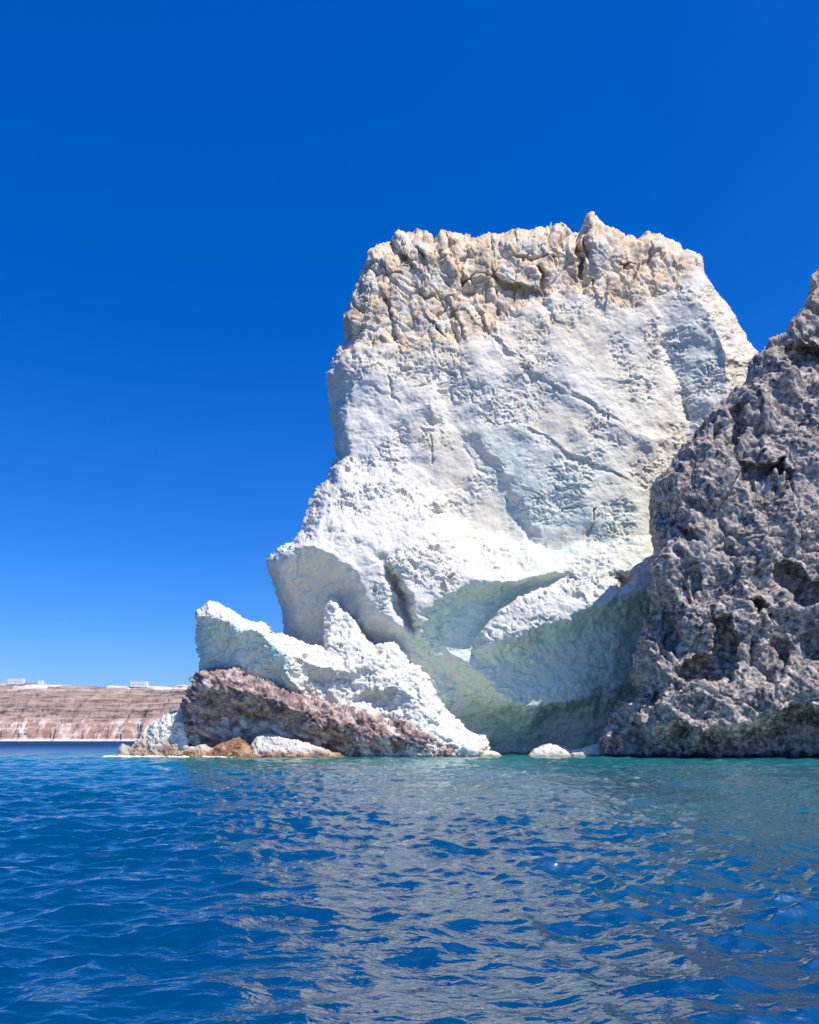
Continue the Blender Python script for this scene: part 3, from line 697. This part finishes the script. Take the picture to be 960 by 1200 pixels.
for i, (pl, lab, oc) in enumerate([
    ([(547, 886), (553, 880), (564, 877), (576, 879), (588, 885), (594, 900), (545, 900)], 'low smooth cream boulder awash beside the end of the white slope', .3),
    ([(620, 885), (626, 878), (634, 874), (646, 872), (658, 875), (668, 879), (676, 886), (676, 900), (618, 900)], 'largest pale boulder in the mouth of the cove, with a yellowish foot', .35),
    ([(664, 886), (668, 879), (678, 878), (688, 874), (698, 871), (712, 872), (716, 900), (662, 900)], 'pale boulder wedged against the foot of the dark cliff', .25)]):
    u0, u1 = pl[0][0], pl[-2][0]; Y = 119.0
    shore_rock('pale_boulder', pl, [[(u0 - 8, 888, Y), ((u0 + u1) / 2, 888, Y - .6), (u1 + 8, 888, Y)], [(u0 - 8, 866, Y + 3), (u1 + 8, 866, Y + 3)], [(u0, 878, Y + .8), ((u0 + u1) / 2, 878, Y + .3), (u1, 878, Y + .8)], [(u0 - 8, 904, Y), (u1 + 8, 904, Y)]],
      lab, {'ochre': lambda u, v, oc=oc: oc * (.3 + .7 * sstep(877, 885, v)), 'green': lambda u, v: .15 + .3 * sstep(879, 885, v)}, 2.5, 'pale boulders in the cove mouth', .12, (1.0, 6), 14 + i)

# ------------------------------------------------------------------ 5. the dark cliff on the right
DO = [(1260, 120), (1180, 150), (1120, 190), (1070, 215), (1020, 250), (985, 290), (960, 315), (952, 322), (941, 356), (926, 378), (919, 391), (901, 394), (891, 409), (879, 422), (876, 441), (860, 456), (838, 472), (829, 487), (810, 506),
      (791, 525), (785, 541), (769, 559), (763, 575), (760, 600), (757, 615), (763, 634), (762, 665), (768, 677), (763, 715), (751, 743), (738, 771), (737, 802), (744, 810),
      (716, 831), (710, 849), (699, 862), (697, 886), (697, 915), (1260, 915)]
DL = [
 [(880, 360, 124), (960, 290, 124), (1100, 180, 124), (1280, 90, 122)],
 [(757, 560, 118), (760, 620, 117.5), (764, 680, 115.5), (752, 745, 114.5), (738, 800, 114.5), (712, 840, 116), (698, 870, 117), (698, 915, 116)],
 # the left shoulder, its left side turned from the sun
 [(880, 425, 118), (840, 478, 116), (812, 515, 114.4), (800, 545, 113.4), (797, 575, 112.4), (800, 610, 111.6), (790, 650, 111.2), (776, 690, 111)],
 [(776, 580, 115.8), (778, 620, 115.2), (772, 660, 114.2)],
 [(935, 375, 119.5), (905, 430, 117), (870, 470, 115.4), (840, 520, 113.4), (830, 570, 111.6), (832, 610, 110.8), (820, 660, 109.8), (800, 710, 109.6)],
 [(905, 600, 110.6), (930, 600, 109.8), (960, 590, 109.4)], [(850, 585, 110.6), (890, 590, 110.2), (925, 575, 111)],
 [(905, 655, 109.0), (935, 660, 108.8), (960, 658, 108.6)], [(812, 720, 108.8), (822, 750, 108.4), (818, 785, 108)],
 [(880, 700, 108.4), (884, 745, 107.2), (880, 785, 106.6)], [(905, 730, 108.2), (935, 760, 107)],
 # lit lower bulges and the undercut at the water
 [(744, 812, 113), (760, 800, 111), (775, 790, 108.6), (800, 800, 106.6), (830, 815, 105.6), (860, 805, 105.4), (900, 810, 104.6), (940, 820, 104), (1000, 815, 102.8), (1100, 810, 100), (1260, 800, 97)],
 [(740, 842, 112.8), (765, 840, 108.6), (800, 848, 105.2), (830, 862, 104.2), (850, 850, 104.2), (880, 838, 104.2), (920, 836, 104), (960, 834, 103.4), (1050, 834, 101.4), (1260, 830, 97)],
 [(708, 856, 115.4), (730, 862, 113), (745, 868, 113.6), (760, 862, 110.8), (790, 864, 109.6), (815, 874, 107.6), (850, 866, 109.5), (900, 856, 110.4), (960, 852, 110), (1100, 850, 107), (1260, 850, 100)],
 [(698, 890, 116), (730, 890, 112.4), (750, 892, 112.4), (770, 892, 110.5), (800, 892, 110), (850, 892, 110.4), (920, 892, 110.6), (960, 892, 110.2), (1100, 892, 107), (1260, 895, 99)],
 [(960, 500, 113), (1050, 450, 114), (1200, 400, 113)], [(990, 650, 108), (1100, 620, 107), (1260, 600, 106)], [(1000, 720, 105.6), (1120, 720, 103.6), (1260, 720, 101)],
 [(698, 920, 116), (800, 920, 111), (960, 920, 110.5), (1260, 920, 99)],
]
dk = Rock(DO, DL, warp=(8, 34), blur_px=1.6, edge=(3.0, 12), seed=4)
U, V = dk.WU, dk.WV
dk.attrs['tan'] = np.clip(soft([(880, 300), (1000, 250), (1000, 340), (940, 375), (900, 415)], U, V, 14) * .75, 0, 1)
FLAT = 1 - .7 * soft([(756, 560), (790, 540), (800, 575), (796, 620), (776, 665), (756, 660)], U, V, 9).ravel()
zz = dk.P[..., 2]
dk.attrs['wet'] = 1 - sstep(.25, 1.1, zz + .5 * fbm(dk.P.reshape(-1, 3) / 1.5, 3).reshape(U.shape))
def dmac(p):
    w = p + np.stack([fbm(p / 6 + k, 3) for k in (2, 8, 15)], 1) * .9
    f1, f2, fi, ff = worley(w / (6.0, 6.0, 7.5))
    J1 = [(1, .3, .5), (-.6, .5, .7), (.2, .3, -1), (.9, -.4, -.5)]; J2 = [(.8, .2, .9), (-1, .4, .3), (.1, .5, -1), (.6, -.3, .2)]
    return FLAT[Rock.sel] * ((fi - .5) * .9 + 1.6 * ff + 1.5 * jointed(p, 8.0, J1) + .42 * jointed(p, 3.0, J2) - .5 * np.exp(-((f2 - f1) / .045) ** 2) + .35 * fbm(p / 3.5, 3))
for pl, dp in (([(852, 470), (873, 470), (872, 518), (862, 528), (851, 521)], 4.0), ([(862, 532), (893, 541), (924, 536), (926, 559), (899, 560), (883, 576), (863, 562)], 5.0),
               ([(786, 606), (812, 616), (824, 630), (812, 640), (797, 632)], 3.5), ([(770, 724), (789, 709), (800, 741), (794, 768), (773, 771)], 5.0),
               ([(825, 722), (848, 722), (870, 748), (867, 794), (834, 807), (801, 802), (797, 774), (824, 764)], 6.0), ([(905, 658), (960, 678), (985, 690), (985, 716), (924, 713), (906, 694)], 5.5),
               ([(906, 748), (925, 743), (929, 783), (912, 788)], 4.0), ([(922, 404), (944, 398), (985, 412), (985, 450), (932, 444)], 5.0), ([(871, 700), (888, 693), (906, 711), (884, 738)], 4.0),
               ([(800, 668), (822, 662), (832, 690), (815, 706)], 3.0), ([(842, 640), (862, 632), (872, 652), (852, 664)], 2.5), ([(940, 745), (985, 735), (985, 772), (948, 776)], 4.0),
               ([(757, 812), (776, 806), (784, 838), (765, 852), (754, 840)], 3.0), ([(800, 858), (840, 872), (880, 852), (960, 845), (1100, 845), (1100, 930), (800, 930)], 1.0)):
    dk.hollow(pl, dp * .55, 8)
dk.displace(dmac, 11, .7)
def dmid(p):
    w = p + np.stack([fbm(p / 1.6 + k, 2) for k in (2, 8, 15)], 1) * .22
    f1, f2, fi, ff = worley(w / (1.6, 1.6, 1.8))
    J3 = [(.7, .2, .8), (-1, .3, .5), (.3, .4, -1)]
    rough = .35 + .9 * sstep(-.3, .4, fbm(p / 6 + 7, 3))
    return FLAT[Rock.sel] * ((fi - .5) * .14 + .22 * ff + .13 * jointed(p, 1.2, J3) + rough * (.15 * fbm(w / .7, 4, .68) - .22 * sstep(.28, .46, perlin(w / (1.4, 1.4, 1.0) + 40))))
dk.displace(dmid, 4)
dark = root('dark_cliff', at(850, 890, 106), 'dark grey brown rough lava cliff rising out of the water at the right edge', 'cliff')
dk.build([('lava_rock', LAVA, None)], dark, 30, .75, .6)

# ------------------------------------------------------------------ 6. far coast
xs = np.concatenate([np.arange(-1900, -860, 8.0), np.arange(-860, -380, 1.5), np.arange(-380, 900, 8.0)])
tt = np.concatenate([np.linspace(0, .999, 150), np.linspace(1.0, 1.6, 14)])
X, T = np.meshgrid(xs, tt)
ridge_v = np.interp(xs / 1760 * F + CU, [-400, -100, 0, 30, 60, 100, 160, 220, 300, 500, 900], [802, 800, 800, 799.5, 801, 804, 804, 803, 803, 806, 815])
Hr = CH + (HV - ridge_v) / F * 1760
pr = np.interp(tt, [0, .03, .10, .26, .36, .55, .75, .9, 1.0, 1.1, 1.6], [-.03, .02, .14, .30, .36, .60, .80, .93, 1.0, 1.0, .35])
Yd = np.interp(tt, [0, .03, .10, .26, .36, .55, .75, .9, 1.0, 1.6], [1495, 1500, 1506, 1530, 1560, 1610, 1665, 1715, 1760, 2050])
pp = np.stack([X.ravel(), T.ravel() * 300, 0 * X.ravel()], 1)
ridge_v = ridge_v - 1.5 * fbm(np.stack([xs / 28, 0 * xs, 0 * xs], 1), 4)
Hr = CH + (HV - ridge_v) / F * 1760
gul = (ridged(pp / (38, 260, 1), 4)).reshape(X.shape)
Yg = Yd[:, None] + gul * 16 * np.interp(T, [0, .05, .3, .5, 1, 1.2], [.3, 1, 1, .4, .2, 0]) + 14 * fbm(pp / (160, 1e6, 1) + 3, 3).reshape(X.shape)
z0 = pr[:, None] * Hr[None, :]
zst = z0 + 7 * fbm(pp / (70, 40, 1), 3).reshape(X.shape) * np.interp(T, [0, .1, .9, 1], [0, 1, 1, .15])
stp = 11.0
terr = np.floor(zst / stp) * stp + stp * sstep(.55, 1.0, (zst / stp) % 1.0)
Zg = zst + (terr - zst) * np.interp(T, [0, .2, .4, .9, 1, 1.2], [.2, .35, .75, .7, .2, 0])
hv = np.stack([X, Yg, Zg], 2).reshape(-1, 3)
r_, c_ = X.shape
idx = np.arange(r_ * c_).reshape(r_, c_)
hq = np.stack([idx[:-1, :-1], idx[:-1, 1:], idx[1:, 1:], idx[1:, :-1]], -1).reshape(-1, 4)
m = NT('far_coast')
sz = m.n('ShaderNodeSeparateXYZ'); m.l(m.pos, sz.inputs[0])
lv = m.noise(1.0, 6, .65, m.mapping((.016, .012, .14)), 1.2)
c = m.ramp(lv, [(.34, (.09, .066, .058)), (.43, (.24, .178, .15)), (.55, (.335, .25, .21)), (.68, (.44, .35, .30))])
fan = m.ramp(m.noise(1.0, 6, .6, m.mapping((.05, .02, .018))), [(.46, 0.0), (.60, 1.0)])
lowm = m.ramp(m.math('DIVIDE', sz.outputs[2], 130.0), [(.0, 1.0), (.28, 1.0), (.36, 0.0)])
red_ = m.ramp(m.noise(.05, 6, .6), [(.35, (.26, .14, .11)), (.6, (.44, .29, .235))])
c = m.mix(m.math('MULTIPLY', lowm, .55), c, red_)
c = m.mix(m.math('MULTIPLY', lowm, fan), c, (.62, .52, .47))
topm = m.ramp(m.math('DIVIDE', sz.outputs[2], 130.0), [(.80, 0.0), (.88, 1.0), (.93, 1.0), (.95, 0.3)])
c = m.mix(m.math('MULTIPLY', m.math('MULTIPLY', topm, m.ramp(m.noise(1.0, 4, .5, m.mapping((.012, .012, .05))), [(.45, 0.0), (.55, 1.0)])), .8), c, (.78, .70, .64))
shore_m = m.ramp(m.math('DIVIDE', sz.outputs[2], 10.0), [(.0, 1.0), (.35, 1.0), (.5, 0.0)])
c = m.mix(m.math('MULTIPLY', shore_m, .7), c, (.70, .60, .55))
HILL = m.finish(c, .95, m.bump(m.noise(.12, 8, .65), .7, 4.0), .1)
tag(link('hills', mesh_np('hills', hv, hq), HILL), kind='structure')

WHITE = NT('whitewash'); WHITE = WHITE.finish(WHITE.mix(WHITE.noise(.4), (.80, .79, .77), (.84, .83, .81)), .8, None, .2)
GLASS = NT('dark_window').finish((.05, .07, .09), .2); DOOR = NT('painted_door').finish((.06, .12, .25), .6)
def boxes(name, bl, mat, parent):
    vs, qs = [], []
    for (x0, x1, y0, y1, z0, z1) in bl:
        b = len(vs)
        vs += [(x0, y0, z0), (x1, y0, z0), (x1, y1, z0), (x0, y1, z0), (x0, y0, z1), (x1, y0, z1), (x1, y1, z1), (x0, y1, z1)]
        qs += [tuple(b + k for k in q) for q in ((0, 3, 2, 1), (4, 5, 6, 7), (0, 1, 5, 4), (1, 2, 6, 5), (2, 3, 7, 6), (3, 0, 4, 7))]
    return link(name, mesh_np(name, np.array(vs), np.array(qs), smooth=False), mat, parent)
def house(u, vbase, blocks, label, Y=1752, wins=True):
    x, y, z = at(u, vbase, Y)
    r = root('white_house', (x, y, z - 1), label, 'house', 'white houses on the ridge')
    for (bx, w, d, h) in blocks:
        boxes('wall', [(bx - w / 2, bx + w / 2, 0, d, -3, h)], WHITE, r)
        t = .35   # roof parapet: four low walls standing on the block
        boxes('parapet', [(bx - w / 2 - .1, bx + w / 2 + .1, -.1, t, h, h + .9), (bx - w / 2 - .1, bx + w / 2 + .1, d - t, d + .1, h, h + .9),
                          (bx - w / 2 - .1, bx - w / 2 + t, t, d - t, h, h + .9), (bx + w / 2 - t, bx + w / 2 + .1, t, d - t, h, h + .9)], WHITE, r)
        if wins:
            n = max(2, int(w / 4.5))
            for k in range(n):
                wx = bx - w / 2 + w * (k + .5) / n
                if k == n // 2: boxes('door', [(wx - .6, wx + .6, -.06, .1, 1.0, 3.1)], DOOR, r)
                else: boxes('window', [(wx - .55, wx + .55, -.06, .1, 2.0, 3.4)], GLASS, r)
    return r
house(18, 800, [(-9.5, 15, 12, 9), (8, 17, 12, 9.5)], 'large white double block house on the far left of the ridge')
house(47, 799.5, [(0, 9, 8, 4)], 'small low white house on the ridge to the right of the double block house')
house(162, 803, [(-10, 15, 12, 9.5), (8, 21, 12, 9.0)], 'white two storey house alone on the ridge just left of the headland')

# ------------------------------------------------------------------ 7. the sea
def shore_w(pl): return np.array([at(u, v, F * CH / (v - HV))[:2] for u, v in pl])
SHORE = shore_w([(140, 887), (215, 887.5), (300, 888), (400, 888), (480, 886.5), (560, 886), (600, 884.2), (660, 886), (700, 887), (760, 888.5), (820, 890), (900, 890), (960, 890), (1100, 891), (1260, 892)])
dense = (np.concatenate([np.arange(-1300, -120, 5.0), np.arange(-120, 1081, 1.8), np.arange(1081, 2260, 5.0)]) - CU) / F
ang = np.arctan(dense)
lo = np.linspace(-math.pi, ang[0], 40)[:-1]; hi = np.linspace(ang[-1], math.pi, 40)[1:]
ang = np.concatenate([lo, ang, hi])
rad = [.05, .6]
while rad[-1] < 4.5: rad.append(rad[-1] * 1.02)
while rad[-1] < 26000: rad.append(rad[-1] * (1.0058 if rad[-1] < 120 else 1.012 if rad[-1] < 260 else 1.05))
rad = np.array(rad)
A, Rr = np.meshgrid(ang, rad)
X = Rr * np.sin(A); Y = Rr * np.cos(A)
Z = np.zeros_like(X); DX = np.zeros_like(X); DY = np.zeros_like(X)
rs = np.random.RandomState(5)
near = (Rr < 260) & (A > ang[39]) & (A < ang[-40])
xr, yr, rr = X[near], Y[near], Rr[near]
zr = np.zeros_like(xr); dxr = np.zeros_like(xr); dyr = np.zeros_like(xr)
gust = .75 + .5 * fbm(np.stack([xr / 9, yr / 16, 0 * xr], 1), 3)
for k in range(110):
    lam = .12 * (5.5 / .12) ** ((k + rs.rand()) / 110)
    th = math.radians(62) + rs.normal() * .62         # waves run mostly from the open sea on the left towards the viewer
    kx, ky = math.cos(th) * 2 * math.pi / lam, -math.sin(th) * 2 * math.pi / lam
    sl = .0062 * (.8 if lam < .25 else 1.6 if lam < 1.6 else .85) * (.6 + .8 * rs.rand())
    a = sl * lam
    fade = sstep(1.0, 2.4, lam / (np.maximum(rr * .0062, np.where(rr < 4.5, rr * .02, 0))))          # drop ripples the mesh cannot carry at that distance
    fade = fade * (1 - sstep(160, 260, rr))
    on = fade > 0
    ph = kx * xr[on] + ky * yr[on] + rs.rand() * 6.283
    g = (a * fade * gust)[on]
    zr[on] += g * np.sin(ph)
    c_ = g * .8 * np.cos(ph)
    dxr[on] += c_ * math.cos(th); dyr[on] -= c_ * math.sin(th)
Z[near] = zr; X[near] += dxr; Y[near] += dyr
sd = segdist(list(map(tuple, SHORE)), X, Y, False)
sd = sd + 6 * fbm(np.stack([X.ravel() / 14, Y.ravel() / 14, 0 * X.ravel()], 1), 3).reshape(X.shape)
shal = np.exp(-np.clip(sd, 0, 1e4) / 40.0)
shal = np.maximum(shal, .40 * sstep(4, 22, X + .12 * (60 - Y) + 5 * fbm(np.stack([X.ravel() / 11, Y.ravel() / 20, 0 * X.ravel() + 3], 1), 3).reshape(X.shape)) * (Y > 0) * (Rr < 200))
wv = np.stack([X, Y, Z], 2).reshape(-1, 3)
r_, c_n = X.shape
idx = np.arange(r_ * c_n).reshape(r_, c_n)
wq = np.stack([idx[:-1, :-1], idx[:-1, 1:], idx[1:, 1:], idx[1:, :-1]], -1).reshape(-1, 4)
m = NT('sea_water')
sh = m.attr('shallow')
c = m.mix(m.ramp(m.noise(.05, 3, .5), [(.35, 0.0), (.65, 1.0)]), (.0, .024, .074), (.0, .037, .100))
c = m.mix(m.ramp(sh, [(.03, 0.0), (.30, .4), (.75, 1.0)]), c, (.0, .165, .175))
nz = m.n('ShaderNodeTexNoise'); m.l(m.mapping((1, 1.3, 1)), nz.inputs['Vector']); nz.inputs['Scale'].default_value = 2.6; nz.inputs['Detail'].default_value = 3
def vm(op, a, b):
    x = m.n('ShaderNodeVectorMath', operation=op); m.setv(x.inputs[0], a); m.setv(x.inputs[1], b); return x.outputs[0]
tilt = vm('MULTIPLY', vm('SUBTRACT', nz.outputs['Color'], (.5, .5, .5)), (1.0, 1.0, 0.0))
sc_ = m.n('ShaderNodeVectorMath', operation='SCALE'); m.l(tilt, sc_.inputs[0]); m.l(m.math('MULTIPLY', m.attr('unresolved'), .22), sc_.inputs['Scale'])
nrm = vm('NORMALIZE', vm('ADD', m.geo.outputs['Normal'], sc_.outputs[0]), (0, 0, 0))
bm = m.bump(m.noise(3.2, 3, .5, m.mapping((1, 1.5, 1)), .3), .4, .10, nrm)
bm = m.bump(m.noise(11.0, 2, .5), .25, .02, bm)
WATER = m.finish(c, m.math('ADD', m.math('MULTIPLY', m.attr('far'), .50), .02), bm, .5)
m.b.inputs['IOR'].default_value = 3.2
m.l(m.math('SUBTRACT', .5, m.math('MULTIPLY', m.attr('far'), .46)), m.b.inputs['Specular IOR Level'])
tag(link('sea', mesh_np('sea', wv, wq, None, {'shallow': shal.ravel(), 'far': (.10 * sstep(40, 140, Rr) + .90 * sstep(70, 420, Rr)).ravel(), 'unresolved': (.12 + .88 * sstep(15, 140, Rr)).ravel()}), WATER), kind='structure')

# surf along the left shore
fm = NT('foam'); FOAM = fm.finish(fm.mix(fm.noise(3.0), (.78, .80, .80), (.86, .87, .87)), .8, fm.bump(fm.noise(6.0, 6, .7), .8, .08), .3)
sx = np.arange(-44.5, -24.5, .07); sy = np.arange(110.6, 117.5, .16)
SX, SY = np.meshgrid(sx, sy)
q = np.stack([SX.ravel(), SY.ravel(), 0 * SX.ravel()], 1)
line = np.interp(SX, [-44.5, -42, -38, -33, -29, -24.5], [115.6, 115.2, 114.4, 113.0, 111.9, 111.4])
wdt = np.interp(SX, [-44.5, -42, -36, -30, -24.5], [.4, 1.0, 1.5, 1.0, .3])
fz = 1.1 - np.abs(SY - line) / wdt + .9 * fbm(q / (1.3, .7, 1), 4).reshape(SX.shape)
SZ = .03 + .14 * np.clip(fz, 0, 1.5) * (1 + .5 * fbm(q / .4 + 7, 2).reshape(SX.shape))
cm = cells((fz > .05).astype(float), .9)
idx = np.arange(SX.size).reshape(SX.shape); cy, cx = np.nonzero(cm)
fq = np.stack([idx[cy, cx], idx[cy, cx + 1], idx[cy + 1, cx + 1], idx[cy + 1, cx]], 1)
us_ = np.unique(fq); rm = np.zeros(SX.size, int); rm[us_] = np.arange(len(us_))
tag(link('surf', mesh_np('surf', np.stack([SX, SY, SZ], 2).reshape(-1, 3)[us_], rm[fq]), FOAM), 'white surf breaking along the foot of the left shore rocks', 'surf', kind='stuff')

# ------------------------------------------------------------------ light, sky, camera
sun_dir = Vector((.40, -.30, .865)).normalized()        # towards the sun
sl = bpy.data.lights.new('sun', 'SUN'); sl.energy = 5.0; sl.angle = math.radians(.5); sl.color = (1.0, .94, .83)
so = bpy.data.objects.new('sun', sl); COL.objects.link(so)
so.rotation_euler = (-sun_dir).to_track_quat('-Z', 'Y').to_euler()
so.location = (60, -50, 150)
w = bpy.data.worlds.new('World'); scene.world = w; w.use_nodes = True
nt = w.node_tree; nt.nodes.clear()
sky = nt.nodes.new('ShaderNodeTexSky'); sky.sky_type = 'NISHITA'; sky.sun_disc = False
sky.sun_elevation = math.asin(sun_dir.z); sky.sun_rotation = math.atan2(sun_dir.x, sun_dir.y)
sky.air_density = 1.0; sky.dust_density = 1.0; sky.ozone_density = 5.0; sky.altitude = 0
hs = nt.nodes.new('ShaderNodeHueSaturation'); hs.inputs['Saturation'].default_value = 1.42
bg = nt.nodes.new('ShaderNodeBackground'); bg.inputs[1].default_value = .14
ow = nt.nodes.new('ShaderNodeOutputWorld')
nt.links.new(sky.outputs[0], hs.inputs['Color']); tint = nt.nodes.new('ShaderNodeMix'); tint.data_type = 'RGBA'; tint.blend_type = 'MULTIPLY'; tint.inputs[0].default_value = 1
tint.inputs[7].default_value = (.56, .73, 1.12, 1)     # polarised light: the sky's own colour is deeper
nt.links.new(hs.outputs[0], tint.inputs[6]); nt.links.new(tint.outputs[2], bg.inputs[0]); nt.links.new(bg.outputs[0], ow.inputs[0])

cam = bpy.data.cameras.new('camera'); co = bpy.data.objects.new('camera', cam); COL.objects.link(co)
co.location = (0, 0, CH); co.rotation_euler = (math.radians(90), 0, 0)
cam.sensor_fit = 'VERTICAL'; cam.sensor_height = 36; cam.lens = F / 1200 * 36
cam.shift_y = (HV - 600) / 1200; cam.clip_start = .1; cam.clip_end = 60000
scene.camera = co
vs_ = scene.view_settings
vs_.view_transform = 'Standard'; vs_.look = 'None'; vs_.exposure = 0.2; vs_.gamma = 1.0; vs_.use_curve_mapping = False
